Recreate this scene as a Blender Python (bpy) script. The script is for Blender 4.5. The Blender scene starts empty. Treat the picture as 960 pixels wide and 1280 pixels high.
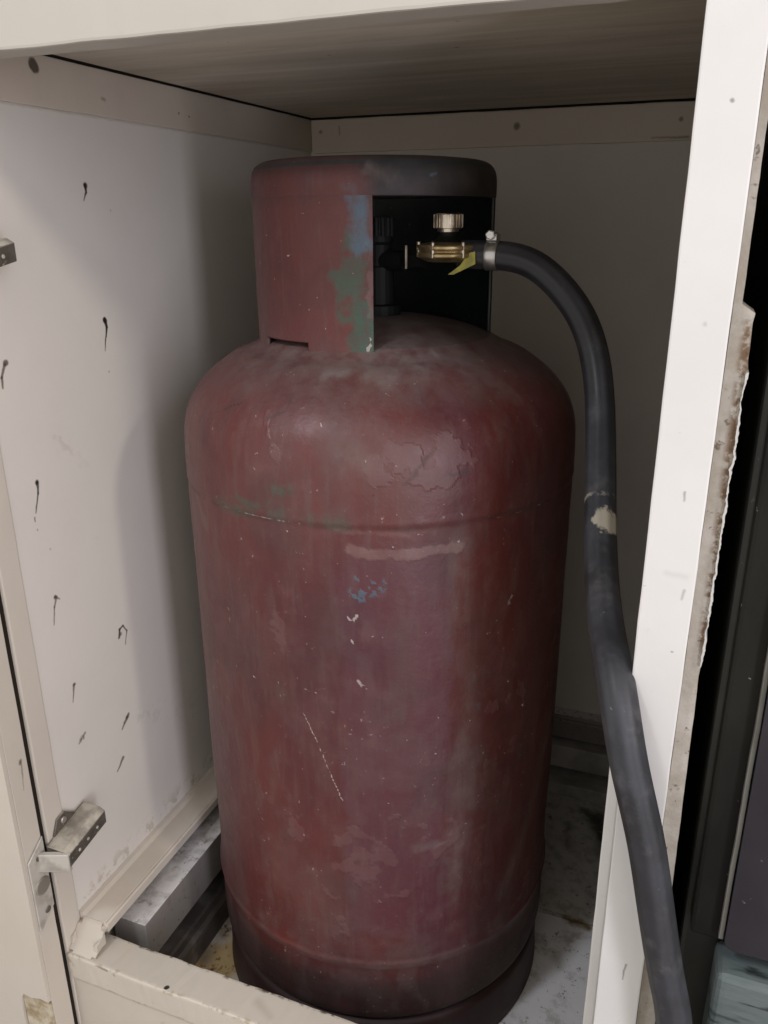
import bpy, bmesh, math, random
import numpy as np
from mathutils import Vector, Matrix, noise as mn

random.seed(3)
SC = bpy.context.scene
COL = SC.collection
ZO = 0.80                      # room floor is world z = 0; coordinates below are measured from eye height

# ------------------------------------------------------------------ camera, light, exposure
cam = bpy.data.cameras.new('camera'); camo = bpy.data.objects.new('camera', cam); COL.objects.link(camo)
yaw, pitch, roll = math.radians(21.1178), math.radians(19.6934), math.radians(-0.3157)
fwd0 = Vector((-math.sin(yaw), math.cos(yaw), 0)); r0 = Vector((math.cos(yaw), math.sin(yaw), 0)); u0 = Vector((0, 0, 1))
fw = math.cos(pitch)*fwd0 - math.sin(pitch)*u0
up = math.cos(pitch)*u0 + math.sin(pitch)*fwd0
rr = math.cos(roll)*r0 + math.sin(roll)*up
uu = -math.sin(roll)*r0 + math.cos(roll)*up
M = Matrix((rr, uu, -fw)).transposed().to_4x4(); M.translation = Vector((0, 0, ZO)); camo.matrix_world = M
cam.sensor_fit = 'VERTICAL'; cam.sensor_height = 36; cam.lens = 36*1020.7/1280
cam.clip_start = 0.01; cam.clip_end = 100
SC.camera = camo

world = bpy.data.worlds.new('World'); SC.world = world; world.use_nodes = True
bg = world.node_tree.nodes['Background']; bg.inputs[0].default_value = (1.0, 0.955, 0.90, 1); bg.inputs[1].default_value = 0.92

def lamp(name, loc, target, power, size, color):
    l = bpy.data.lights.new(name, 'AREA'); l.shape = 'DISK' if not isinstance(size, tuple) else 'RECTANGLE'
    if isinstance(size, tuple): l.size, l.size_y = size
    else: l.size = size
    l.energy = power; l.color = color
    o = bpy.data.objects.new(name, l); COL.objects.link(o)
    o.location = Vector(loc)+Vector((0, 0, ZO))
    d = Vector(target)-Vector(loc); o.rotation_euler = d.to_track_quat('-Z', 'Y').to_euler()
    return o
lamp('warm_room_lamp', (1.26, -0.11, 0.60), (-0.3, 0.5, -0.2), 5.8, 0.14, (1.0, 0.90, 0.78))
lamp('cool_doorway_light', (0.70, -0.36, -0.05), (-0.2, 0.5, -0.2), 7.0, (0.17, 1.2), (0.87, 0.86, 1.0))
lamp('front_room_lamp', (-0.60, -0.50, 0.98), (-0.12, 0.55, -0.4), 7.5, 0.22, (0.88, 0.91, 1.0))

vs = SC.view_settings
SC.display_settings.display_device = 'sRGB'
vs.view_transform = 'Standard'; vs.look = 'None'; vs.exposure = 0.0; vs.gamma = 1.0; vs.use_curve_mapping = False
SC.render.engine = 'CYCLES'
try:
    SC.cycles.use_denoising = True; SC.cycles.max_bounces = 8
except Exception: pass

# ------------------------------------------------------------------ object helpers
def thing(name, label, cat, loc, group=None):
    o = bpy.data.objects.new(name, None); o.empty_display_size = .02; COL.objects.link(o)
    o.location = (loc[0], loc[1], loc[2]+ZO); o['label'] = label; o['category'] = cat
    if group: o['group'] = group
    o['org'] = [loc[0], loc[1], loc[2]]
    return o
def org(parent):
    while parent.parent: parent = parent.parent
    return Vector(parent['org'])
def obj(name, bm, mat, parent=None, smooth=False, label=None):
    me = bpy.data.meshes.new(name)
    if isinstance(bm, bmesh.types.BMesh):
        off = org(parent) if parent else Vector((0, 0, -ZO))
        for v in bm.verts: v.co -= off
        bmesh.ops.recalc_face_normals(bm, faces=bm.faces)
        bm.to_mesh(me); bm.free()
    else:
        me = bm
    me.materials.append(mat)
    if smooth: me.polygons.foreach_set('use_smooth', [True]*len(me.polygons))
    o = bpy.data.objects.new(name, me); COL.objects.link(o)
    if parent: o.parent = parent
    if label: o['label'] = label
    return o
def box(bm, x0, x1, y0, y1, z0, z1, bev=0.0, seg=2, cuts=None, jit=0.0, rot=None):
    """A box, optionally cut across its length and shaken a little so it reads hand made."""
    t = bmesh.new()
    bmesh.ops.create_cube(t, size=1.0)
    for v in t.verts: v.co = Vector(((v.co.x+.5)*(x1-x0)+x0, (v.co.y+.5)*(y1-y0)+y0, (v.co.z+.5)*(z1-z0)+z0))
    if cuts:
        ax, n = cuts; ed = [e for e in t.edges if abs((e.verts[0].co-e.verts[1].co)[ax]) > 1e-5]
        bmesh.ops.subdivide_edges(t, edges=ed, cuts=n, use_grid_fill=True)
    if bev > 0:
        ed = [e for e in t.edges if len(e.link_faces) == 2 and e.calc_face_angle(0) > 1.0]
        bmesh.ops.bevel(t, geom=ed, offset=bev, segments=seg, affect='EDGES', profile=.6)
    if jit:
        for v in t.verts:
            v.co += jit*Vector(mn.noise_vector(v.co*38)) + .5*jit*Vector(mn.noise_vector(v.co*140))
    if rot is not None:
        c, m = rot
        for v in t.verts: v.co = m @ (v.co-c) + c
    me = bpy.data.meshes.new('t'); t.to_mesh(me); t.free(); bm.from_mesh(me); bpy.data.meshes.remove(me)
    return bm
def BX(*a, **k): return box(bmesh.new(), *a, **k)
def cyl(bm, p0, p1, r0, r1=None, n=24, bev=0.0, prof=None):
    """Turned solid from p0 to p1: prof is a list of (t, radius)."""
    p0, p1 = Vector(p0), Vector(p1); d = p1-p0; L = d.length; d.normalize()
    a = d.orthogonal().normalized(); b = d.cross(a)
    r1 = r0 if r1 is None else r1
    if prof is None:
        prof = [(0, r0), (1, r1)]
        if bev: prof = [(0, r0-bev), (bev/L, r0), (1-bev/L, r1), (1, r1-bev)]
    rings = []
    for t, r in prof:
        rings.append([bm.verts.new(p0+d*(t*L)+(a*math.cos(2*math.pi*k/n)+b*math.sin(2*math.pi*k/n))*r) for k in range(n)])
    for i in range(len(rings)-1):
        for k in range(n):
            bm.faces.new((rings[i][k], rings[i][(k+1) % n], rings[i+1][(k+1) % n], rings[i+1][k]))
    bm.faces.new(rings[0][::-1]); bm.faces.new(rings[-1])
    return bm
def CY(*a, **k): return cyl(bmesh.new(), *a, **k)
def prism(bm, pts, axis, a, b):
    """Polygon pts (2-D) pushed along axis from a to b; the polygon lives in the other two axes in order."""
    def mk(p, h):
        l = list(p); l.insert(axis, h); return bm.verts.new(l)
    A = [mk(p, a) for p in pts]; B = [mk(p, b) for p in pts]; n = len(pts)
    bm.faces.new(A); bm.faces.new(B[::-1])
    for i in range(n): bm.faces.new((A[i], A[(i+1) % n], B[(i+1) % n], B[i]))
    return bm

# ------------------------------------------------------------------ material helpers
class NT:
    def __init__(s, name):
        s.m = bpy.data.materials.new(name); s.m.use_nodes = True; s.t = s.m.node_tree
        s.n = s.t.nodes; s.b = s.n['Principled BSDF']; s.co = s.n.new('ShaderNodeTexCoord').outputs['Object']
    def put(s, sock, v):
        if hasattr(v, 'is_output'): s.t.links.new(v, sock)
        elif isinstance(v, (tuple, list)) and len(v) == 3 and sock.type == 'RGBA': sock.default_value = (*v, 1)
        else: sock.default_value = v
    def math(s, op, a, b=0.0, c=None, clamp=False):
        n = s.n.new('ShaderNodeMath'); n.operation = op; n.use_clamp = clamp
        s.put(n.inputs[0], a); s.put(n.inputs[1], b)
        if c is not None: s.put(n.inputs[2], c)
        return n.outputs[0]
    def vmath(s, op, a, b=(0, 0, 0), scale=None):
        n = s.n.new('ShaderNodeVectorMath'); n.operation = op
        s.put(n.inputs[0], a)
        if op == 'SCALE': s.put(n.inputs['Scale'], scale)
        elif op != 'LENGTH': s.put(n.inputs[1], b)
        return n.outputs['Value'] if op in ('LENGTH', 'DOT_PRODUCT') else n.outputs[0]
    def noise(s, scale, detail=4, rough=.55, vec=None, stretch=None, color=False, dist=0.0):
        v = vec or s.co
        if stretch: v = s.vmath('MULTIPLY', v, stretch)
        n = s.n.new('ShaderNodeTexNoise'); s.put(n.inputs['Vector'], v)
        n.inputs['Scale'].default_value = scale; n.inputs['Detail'].default_value = detail
        n.inputs['Roughness'].default_value = rough; n.inputs['Distortion'].default_value = dist
        return n.outputs['Color' if color else 'Fac']
    def step(s, v, lo, hi, a=0.0, b=1.0, smooth=True):
        n = s.n.new('ShaderNodeMapRange'); n.interpolation_type = 'SMOOTHSTEP' if smooth else 'LINEAR'
        s.put(n.inputs['Value'], v); n.inputs['From Min'].default_value = lo; n.inputs['From Max'].default_value = hi
        n.inputs['To Min'].default_value = a; n.inputs['To Max'].default_value = b
        return n.outputs[0]
    def mix(s, f, a, b):
        n = s.n.new('ShaderNodeMix'); n.data_type = 'RGBA'
        s.put(n.inputs[0], f); s.put(n.inputs[6], a); s.put(n.inputs[7], b)
        return n.outputs[2]
    def attr(s, name):
        n = s.n.new('ShaderNodeAttribute'); n.attribute_name = name; return n.outputs['Fac']
    def bump(s, h, strength, dist=.001):
        n = s.n.new('ShaderNodeBump'); n.inputs['Strength'].default_value = strength; n.inputs['Distance'].default_value = dist
        s.put(n.inputs['Height'], h); s.put(s.b.inputs['Normal'], n.outputs[0])
    def set(s, color=None, rough=None, metal=None, spec=None, coat=None):
        if color is not None: s.put(s.b.inputs['Base Color'], color)
        if rough is not None: s.put(s.b.inputs['Roughness'], rough)
        if metal is not None: s.put(s.b.inputs['Metallic'], metal)
        if spec is not None: s.put(s.b.inputs['Specular IOR Level'], spec)
        return s.m
    def axis(s, k):
        n = s.n.new('ShaderNodeSeparateXYZ'); s.t.links.new(s.co, n.inputs[0]); return n.outputs[k]
    def capsule(s, p, a, b, r0, r1, soft):
        """0..1 mask of a tapered stroke from a to b."""
        a, b = Vector(a), Vector(b); ba = b-a
        pa = s.vmath('SUBTRACT', p, tuple(a))
        if ba.length < 1e-6:
            d = s.vmath('LENGTH', pa); r = r0
            return s.step(s.math('SUBTRACT', d, r), soft, -soft)
        h = s.math('DIVIDE', s.vmath('DOT_PRODUCT', pa, tuple(ba)), ba.dot(ba), clamp=True)
        n = s.n.new('ShaderNodeVectorMath'); n.operation = 'SCALE'; n.inputs[0].default_value = ba; s.put(n.inputs['Scale'], h)
        d = s.vmath('LENGTH', s.vmath('SUBTRACT', pa, n.outputs[0]))
        r = s.math('MULTIPLY_ADD', h, r1-r0, r0)
        return s.step(s.math('SUBTRACT', d, r), soft, -soft)

def white_paint(name, base=(.66, .61, .55), dirt=.35, rough=.38, speck=.3, yellow=.2, marks=None, o=None, flat=None, spec=.4):
    """Old brushed white gloss paint: faint grime clouds, a few brown specks; marks are strokes (a, b, r0, r1, soft, strength, colour)."""
    t = NT(name)
    n1 = t.noise(9, 6, .62); n2 = t.noise(60, 4); n3 = t.noise(240, 3, .5)
    c = t.mix(t.step(n1, .35, .75, 0, dirt), base, tuple(x*.78 for x in base))
    c = t.mix(t.step(t.noise(5, 5, .6, stretch=(1, 1, .6)), .55, .8, 0, yellow), c, (base[0]*.82, base[1]*.70, base[2]*.50))
    c = t.mix(t.step(n2, .66, .76, 0, speck*.5), c, (.22, .17, .12))
    c = t.mix(t.step(n3, .735, .78, 0, speck), c, (.10, .08, .06))
    if marks:
        off = Vector(o)
        wob = t.vmath('SCALE', t.vmath('SUBTRACT', t.noise(130, 3, color=True), (.5, .5, .5)), scale=.0022)
        p = t.vmath('ADD', t.co, wob)
        if flat: p = t.vmath('MULTIPLY', p, flat)
        n_gate = t.noise(95, 5, .65)
        fz = Vector(flat) if flat else Vector((1, 1, 1))
        for a, b, ra, rb, soft, st, colr in marks:
            a = (Vector(a)-off)*fz; b = (Vector(b)-off)*fz
            mk = t.capsule(p, a, b, ra, rb, soft)
            if st < 0: mk = t.math('MULTIPLY', mk, t.step(n_gate, .50, .60)); st = -st
            c = t.mix(t.math('MULTIPLY', mk, st), c, colr)
    t.bump(t.math('ADD', t.math('MULTIPLY', n2, .5), t.math('MULTIPLY', n1, 1.2)), .25, .0012)
    return t.set(c, t.step(n1, .3, .8, rough, rough+.2), spec=spec)

# ------------------------------------------------------------------ the room behind and below
t = NT('floor_tile'); floor_m = t.set(t.mix(t.noise(7, 5), (.24, .21, .18), (.32, .29, .26)), .5)
t = NT('kitchen_plaster'); wall_m = t.set(t.mix(t.noise(5, 5), (.20, .18, .16), (.26, .24, .21)), .7)
o = obj('floor', BX(-1.6, 1.6, -.9, 1.2, -.83, -.80), floor_m); o['kind'] = 'structure'
o = obj('wall', BX(-1.6, 1.6, .965, 1.02, -.80, 1.0), wall_m); o['kind'] = 'structure'

# ------------------------------------------------------------------ cabinet
CO = (-.23, .66, -.80)
cab = thing('kitchen_cabinet', 'open white painted wooden kitchen cabinet with stained walls around the maroon gas cylinder', 'cabinet', CO)
XL, YF, YB, ZT, ZF = -.447, .395, .930, .108, -.700
BLK = (.012, .010, .008); BRN = (.07, .05, .03)
W = lambda y, z: (XL, y, z)
D = []
def drip(pts, r0, r1, st=.95, c=BLK, soft=.0006):
    for i in range(len(pts)-1):
        f0 = i/(len(pts)-1); f1 = (i+1)/(len(pts)-1)
        D.append((W(*pts[i]), W(*pts[i+1]), r0+(r1-r0)*f0, r0+(r1-r0)*f1, soft, st, c))
def blot(p, r, st=.9, c=BLK, soft=.0008): D.append((W(*p), W(*p), r, r, soft, st, c))
blot((.537, .0255), .0021); drip([(.5365, .0255), (.5370, .0205), (.5335, .0145)], .0014, .0003)
blot((.541, -.0745), .0024); drip([(.5408, -.074), (.5425, -.080), (.5405, -.087), (.537, -.098)], .0019, .0003)
blot((.434, -.092), .0023, .85, BRN); drip([(.433, -.093), (.4285, -.101), (.428, -.108)], .0013, .0008, .8, BRN)
blot((.4455, -.1815), .0017); drip([(.4455, -.182), (.4448, -.190), (.4395, -.204)], .0014, .0004, .85); drip([(.438, -.207), (.4378, -.210)], .0005, .0004, .9)
blot((.4455, -.2755), .0016, .75, BRN); drip([(.447, -.276), (.4435, -.283), (.4400, -.297)], .0013, .0004, .7, BRN); drip([(.4455, -.275), (.450, -.279)], .0012, .0005, .7, BRN)
drip([(.511, -.344), (.5125, -.337), (.5175, -.3355), (.522, -.342), (.518, -.354)], .0013, .0004, .85); blot((.513, -.3415), .0018, .7, BRN)
blot((.4515, -.3565), .0015, .85, BRN); drip([(.451, -.357), (.4475, -.371)], .0011, .0004, .75, BRN)
blot((.506, -.425), .0034, -.9, BRN, .0016); blot((.508, -.423), .0016, .85, BRN, .0012); drip([(.510, -.422), (.500, -.431)], .0018, .0010, .75, BRN)
blot((.451, -.409), .0028, -.8, BRN, .0016); drip([(.455, -.406), (.447, -.411)], .0013, .0008, .6, BRN)
drip([(.496, -.459), (.487, -.467)], .0018, .0009, .75, BRN)
blot((.539, -.115), .0007, .6, BRN); blot((.4385, -.217), .0006, .7); blot((.448, -.236), .0007, .5, BRN)
blot((.563, .008), .0006, .5, BRN); blot((.60, -.3), .0006, .4, BRN)
D.append((W(.42, -.556), W(.92, -.556), .006, .010, .012, -.6, (.34, .27, .19))); D.append((W(.42, .074), W(.92, .074), .0006, .0006, .0012, .35, (.2, .15, .1))); D.append((W(.925, -.5), W(.925, .07), .006, .006, .012, .35, (.34, .29, .23)))
D.append((W(.60, -.47), W(.52, -.43), .010, .004, .012, -.22, (.3, .26, .2))); D.append((W(.47, -.15), W(.50, -.19), .004, .002, .008, -.25, (.3, .26, .2)))
wall_white = white_paint('wall_paint', (.70, .665, .615), .25, .42, .05, .10, D, CO, flat=(0, 1, 1))
obj('side_panel', BX(XL-.018, XL, .417, .95, -.80, .20), wall_white, cab)
m_white = white_paint('cabinet_paint', (.68, .62, .54), .3, .36, .22, .25)
m_clean = white_paint('post_paint', (.63, .615, .59), .28, .34, .22, .12,
    [((.001, .395, -.123), (.001, .395, -.127), .0007, .0004, .0006, .5, BRN), ((.006, .395, -.173), (.0055, .395, -.178), .0008, .0005, .0006, .35, BRN),
     ((0, .395, .045), (0, .395, .045), .0009, .0009, .0006, .6, BRN), ((-.0, .395, -.044), (0, .395, -.0445), .0008, .0008, .0008, .25, BRN),
     ((.004, .395, -.208), (.004, .395, -.208), .0005, .0005, .0005, .7, BRN), ((.001, .395, -.420), (0, .395, -.432), .0006, .0004, .0005, .6, BRN),
     ((-.003, .395, -.165), (.006, .395, -.166), .0011, .0011, .002, .14, BRN)], CO, flat=(1, 0, 1))
stile_white = white_paint('stile_paint', (.60, .55, .48), .25, .4, .12, .2)
obj('stile', BX(XL-.018, XL+.0015, YF+.0022, .4165, -.80, .20, bev=.0012, cuts=(2, 40), jit=.0004), stile_white, cab)
# back wall panel: slightly greyer board
back_white = white_paint('back_paint', (.74, .69, .63), .35, .75, .1, .15, spec=.12)
gap_shade = NT('gap_shade_dark').set((.020, .016, .012), .8, spec=.1)  # near-black colour standing in for shade in the gaps
obj('door_gap_shade', BX(XL-.016, XL-.0012, .3930, YF+.0020, -.80, .18), gap_shade, cab)  # dark strip added to paint the shade inside the door gap
obj('back_panel', BX(XL-.018, .012, YB, .95, -.80, .20), back_white, cab)
low_bounce = NT('low_bounce_board'); n1 = low_bounce.noise(20, 5, .6, stretch=(1, .2, 1)); low_bounce = low_bounce.set(low_bounce.mix(n1, (.20, .16, .11), (.30, .25, .18)), .7, spec=.2)  # dark colour made up to cut bounce light onto the cylinder's right side
obj('right_panel', BX(-.012, .0075, .4185, YB-.002, -.80, .20), low_bounce, cab)
# plywood top, with wood grain along x
t = NT('plywood')
g = t.noise(30, 6, .65, stretch=(.12, 1.6, 1), dist=.6); g2 = t.noise(6, 4, .6, stretch=(.5, 1.3, 1)); g3 = t.noise(200, 2, stretch=(.15, 1, 1))
c = t.mix(t.step(g, .30, .72), (.47, .41, .33), (.63, .57, .49))
c = t.mix(t.step(g2, .4, .75, 0, .6), c, (.33, .30, .255))
c = t.mix(t.step(g3, .55, .8, 0, .3), c, (.64, .59, .52))
c = t.mix(t.step(t.noise(150, 2), .74, .78, 0, .7), c, (.04, .03, .02))
t.bump(g, .3, .001); ply = t.set(c, .62, spec=.3)
obj('top_panel', BX(XL+.0062, -.013, .4175, YB-.0095, ZT+.0005, ZT+.016), ply, cab)
obj('cavity_lid', BX(-.66, .0105, .398, .95, .2005, .232, bev=.002), m_white, cab)  # unseen lid added to keep outside light out of the top cavity
obj('ceiling_gap_shade', BX(XL+.0003, XL+.0022, .4175, YB-.0010, ZT-.0006, ZT+.012), gap_shade, cab)  # dark strip painting the shadow gap between left batten and plywood
obj('ceiling_gap_shade', BX(XL+.004, -.0135, YB-.0045, YB-.0012, ZT-.0020, ZT+.012), gap_shade, cab)  # same painted shadow gap along the back batten
# battens under the top
bat = white_paint('batten_paint', (.60, .53, .45), .3, .45, .12, .3,
    [(W(.495, .100), W(.496, .099), .0042, .0042, .0010, .88, (.045, .030, .018)), (W(.663, .087), W(.663, .087), .0009, .0009, .0005, .8, BLK),
     (W(.678, .086), W(.678, .086), .0009, .0009, .0005, .8, BLK), (W(.563, .087), W(.566, .0865), .0012, .0012, .0012, .45, BRN)], CO, flat=(0, 1, 1))
obj('batten', BX(XL+.0002, XL+.0035, .4172, YB-.0002, .0745, ZT-.0008, bev=.0010, cuts=(1, 30), jit=.0004), bat, cab)
batb = white_paint('back_batten_paint', (.68, .60, .50), .3, .45, .15, .35,
    [((-.206, .92, .091), (-.206, .92, .091), .0034, .0034, .0016, .75, (.07, .045, .025)), ((-.431, .92, .094), (-.431, .92, .094), .002, .002, .0012, .6, BRN),
     ((-.408, .92, .099), (-.408, .92, .091), .0008, .0008, .0008, .5, BRN), ((-.044, .92, .091), (-.044, .92, .091), .0022, .0022, .0012, .7, BRN),
     ((-.07, .92, .075), (-.036, .92, .0745), .0004, .0012, .0012, .6, BRN)], CO, flat=(1, 0, 1))
obj('batten', BX(XL+.004, -.0135, .9235, YB-.0002, .072, ZT-.0014, bev=.0010, cuts=(0, 36), jit=.0005), batb, cab)
# front frame: top rail, bottom rail, right post
railtop = white_paint('rail_paint', (.47, .44, .385), .3, .34, .2, .2)
obj('top_rail', BX(-.62, -.0145, YF, .4165, .088, .20, bev=.0016, cuts=(0, 60), jit=.0004), railtop, cab)
botm = white_paint('bottom_rail_paint', (.56, .51, .435), .45, .4, .4, .45,
    [((-.346, .398, -.588), (-.3455, .3985, -.588), .0019, .0019, .0005, .97, BLK), ((-.297, .395, -.588), (-.297, .395, -.588), .0011, .0009, .0008, .7, BRN),
     ((-.412, .395, -.589), (-.403, .395, -.5905), .0012, .0008, .0008, .65, BRN), ((-.396, .395, -.592), (-.396, .395, -.592), .0012, .0012, .0012, .5, BRN),
     ((-.44, .4255, -.589), (-.02, .4255, -.589), .0026, .0036, .0012, -.9, (.06, .045, .03)), ((-.44, .3955, -.5885), (-.02, .3955, -.5885), .0020, .0026, .0014, -.5, (.25, .18, .10)), ((-.44, .3955, -.6140), (-.02, .3955, -.6140), .0016, .0020, .0012, -.65, (.12, .08, .04)), ((-.442, .396, -.592), (-.447, .396, -.612), .004, .003, .004, -.5, (.22, .15, .07)), ((-.44, .398, -.6165), (-.02, .398, -.6165), .0016, .0016, .0016, .35, (.20, .14, .08)), ((-.27, .413, -.588), (-.255, .405, -.588), .003, .002, .004, .35, (.3, .25, .2))], CO)
obj('bottom_rail', BX(XL+.001, -.0145, YF, .4255, -.6145, -.588, bev=.0028, seg=3, cuts=(0, 70), jit=.0007), botm, cab)
obj('kick_panel', BX(XL+.0012, -.0145, YF+.003, .412, -.80, -.6155, bev=.001, cuts=(0, 30), jit=.0004), botm, cab)
obj('post', BX(-.014, .0108, YF, .418, -.80, .20, bev=.0009, cuts=(2, 60), jit=.00025), m_clean, cab)
obj('inner_bead', BX(-.0215, -.0145, .4195, .435, -.70, -.288, bev=.0012, cuts=(2, 30), jit=.0003), m_clean, cab)
# worn board edge beside the post, with a ragged strip of white laminate left along it
t = NT('worn_board_edge')
n1 = t.noise(40, 6, .65); n2 = t.noise(170, 4, .6)
zz = t.axis(2); xx = t.axis(0)
c = t.mix(t.step(n1, .35, .65), (.30, .265, .215), (.40, .37, .325))
rust = t.math('MULTIPLY', t.step(xx, .2445, .2480), t.math('MULTIPLY', t.step(zz, .58, .60), t.step(zz, .765, .75)))
c = t.mix(t.math('MULTIPLY', rust, t.step(n2, .40, .56, .1, 1)), c, (.13, .08, .045))
c = t.mix(t.step(n2, .62, .70, 0, .7), c, (.06, .035, .02))
t.bump(n2, .6, .001); edge_m = t.set(c, .65, spec=.3)
rng = random.Random(8)
zs = [-.80+.004*i for i in range(248)]
def edge_x(z):
    w = .0032 if z > -.038 else (.0090 if z > -.225 else .0072+.0045*min(1, (-.225-z)/.35))
    k = 1.0 if -.225 < z < -.038 else .25
    if -.225 < z < -.05: w -= .0030*(-.05-z)/.175*.6
    return .0115+w+k*.7*(.0013*mn.noise(Vector((z*55, 3, 1)))+.0009*mn.noise(Vector((z*210, 7, 1)))+.0005*mn.noise(Vector((z*620, 7, 5))))
bm = bmesh.new(); prism(bm, [(.0112, -.80)]+[(edge_x(z), z) for z in zs]+[(.0112, zs[-1])], 1, .404, .425)
obj('board_edge', bm, edge_m, cab)
lam = white_paint('laminate_edge', (.50, .48, .45), .3, .5, .3, .2)
zl = [-.218+.0009*i for i in range(170)]
L_ = [(edge_x(z)-.0002-.0008*max(0, mn.noise(Vector((z*130, 1, 4))))-.0004*mn.noise(Vector((z*500, 1, 4))), z) for z in zl]
R_ = [(edge_x(z)+.0005+.0010*max(-.35, mn.noise(Vector((z*70, 5, 9))))+.0007*max(0, mn.noise(Vector((z*420, 2, 9))))+.0003*mn.noise(Vector((z*900, 2, 9))), z) for z in zl]
bm = bmesh.new(); prism(bm, L_+R_[::-1], 1, .4022, .4245)
obj('laminate_strip', bm, lam, cab)

# ledges stacked along the foot of the left wall and the back wall
dusty = NT('dusty_aluminium')
n1 = dusty.noise(26, 6, .65); n2 = dusty.noise(190, 3)
geo = dusty.n.new('ShaderNodeNewGeometry'); sp = dusty.n.new('ShaderNodeSeparateXYZ'); dusty.t.links.new(geo.outputs['Normal'], sp.inputs[0])
upf = dusty.step(sp.outputs[2], .5, .9)
c = dusty.mix(dusty.math('MULTIPLY', upf, dusty.step(n1, .34, .58, .25, .95)), (.26, .24, .22), (.68, .66, .65))
c = dusty.mix(dusty.step(dusty.noise(75, 5, .7), .54, .66, 0, .75), c, (.22, .19, .155))
c = dusty.mix(dusty.step(n2, .66, .72, 0, .8), c, (.06, .045, .03))
dusty.bump(n1, .4, .0015); ledge_m = dusty.set(c, .55, spec=.4)
ledw = white_paint('ledge_paint', (.64, .58, .50), .45, .42, .35, .4)
dark_m = NT('dark_timber'); n1 = dark_m.noise(30, 5, .6)
dark_m = dark_m.set(dark_m.mix(dark_m.step(n1, .4, .7), (.10, .085, .075), (.22, .20, .185)), .6, spec=.3)
bm = bmesh.new()
prism(bm, [(-.4468, -.5755), (-.4172, -.5755), (-.4168, -.5675), (-.4182, -.5660), (-.4195, -.5672), (-.4205, -.5660), (-.440, -.5655), (-.443, -.5630), (-.4468, -.5625)], 1, .4175, .9295)
obj('ledge', bm, ledw, cab)
obj('ledge_backing', BX(-.4466, -.4375, .4270, .9290, -.5985, -.5760, bev=.001), dark_m, cab)
bm = bmesh.new(); prism(bm, [(.4172, -.5662), (.4172, -.5875), (.3975, -.5875), (.3990, -.5860), (.4020, -.5835), (.4060, -.5795), (.4095, -.5745), (.4125, -.5700), (.4150, -.5672)], 0, -.4450, -.4176)
bmesh.ops.bevel(bm, geom=[e for e in bm.edges if abs(e.verts[0].co.x-e.verts[1].co.x) < 1e-6], offset=.004, segments=3, affect='EDGES')
obj('corner_fillet', bm, botm, cab)
obj('box_rail', BX(-.4370, -.4018, .445, .925, -.634, -.5900, bev=.0009), ledge_m, cab)
bm = bmesh.new(); prism(bm, [(-.4465, -.6995), (-.4000, -.6995), (-.4000, -.6735), (-.4035, -.670), (-.4100, -.6715), (-.4120, -.6690), (-.4465, -.6690)], 1, .4275, .925)
obj('floor_strip', bm, dark_m, cab)
bm = bmesh.new()
prism(bm, [(.9295, -.5950), (.9160, -.5965), (.9148, -.6005), (.9160, -.6030), (.9150, -.6060), (.9150, -.6290), (.9295, -.6290)], 0, -.398, -.0130)
obj('ledge', bm, ledge_m, cab)
pale_r = NT('grimy_pale_rail'); n1 = pale_r.noise(22, 5, .65); pale_r = pale_r.set(pale_r.mix(pale_r.step(n1, .35, .7), (.52, .50, .46), (.30, .285, .26)), .5, spec=.3)
obj('box_rail', BX(-.398, -.0130, .905, .9285, -.668, -.636, bev=.0022), pale_r, cab)
obj('floor_strip', BX(-.398, -.0130, .890, .9285, -.6995, -.682, bev=.0022), pale_r, cab)
# two floor boards with a joint
t = NT('floor_board_paint'); n1 = t.noise(14, 6, .65); n2 = t.noise(70, 5, .6); n3 = t.noise(230, 3)
xx, yy = t.axis(0), t.axis(1)
c = t.mix(t.step(n1, .38, .72, 0, .6), (.78, .77, .77), (.62, .60, .59))
left = t.step(xx, -.10, -.135)
ylw = t.math('MULTIPLY', left, t.step(n1, .38, .58, .25, 1))
c = t.mix(ylw, c, (.46, .33, .16)); c = t.mix(t.math('MULTIPLY', left, t.step(n2, .55, .66)), c, (.14, .06, .02))
back = t.step(yy, .034, .036)
c = t.mix(t.math('MULTIPLY', back, .7), c, (.44, .43, .38))
c = t.mix(t.math('MULTIPLY', back, t.step(n2, .42, .75, 0, .6)), c, (.16, .145, .12))
off = Vector(CO)
p = t.vmath('ADD', t.co, t.vmath('SCALE', t.vmath('SUBTRACT', t.noise(60, 4, color=True), (.5, .5, .5)), scale=.02))
for a, b, ra, s_, st, colr in [((-.062, .696, -.70), (-.041, .692, -.70), .0045, .003, .9, (.20, .12, .03)), ((-.085, .695, -.70), (-.05, .6955, -.70), .0015, .002, .75, (.10, .07, .03)),
                        ((-.052, .86, -.70), (-.028, .80, -.70), .012, .010, .9, (.03, .026, .022)), ((-.085, .84, -.70), (-.080, .80, -.70), .003, .006, .7, (.06, .05, .04)), ((-.070, .87, -.70), (-.055, .865, -.70), .005, .005, .8, (.04, .035, .03)), ((-.066, .645, -.70), (-.062, .63, -.70), .004, .006, .45, (.22, .18, .12))]:
    c = t.mix(t.math('MULTIPLY', t.capsule(p, Vector(a)-off, Vector(b)-off, ra, ra, s_), st), c, colr)
c = t.mix(t.step(t.noise(38, 6, .7), .50, .66, 0, .55), c, (.33, .30, .26))
c = t.mix(t.step(t.noise(110, 4, .7), .60, .68, 0, .8), c, (.12, .10, .085))
c = t.mix(t.step(n3, .66, .72, 0, .8), c, (.07, .05, .035))
t.bump(n2, .35, .001); board_m = t.set(c, .45, spec=.4)
obj('floor_board', BX(XL+.001, -.0128, .4130, .6945, -.715, -.700, bev=.001), board_m, cab)
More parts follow.
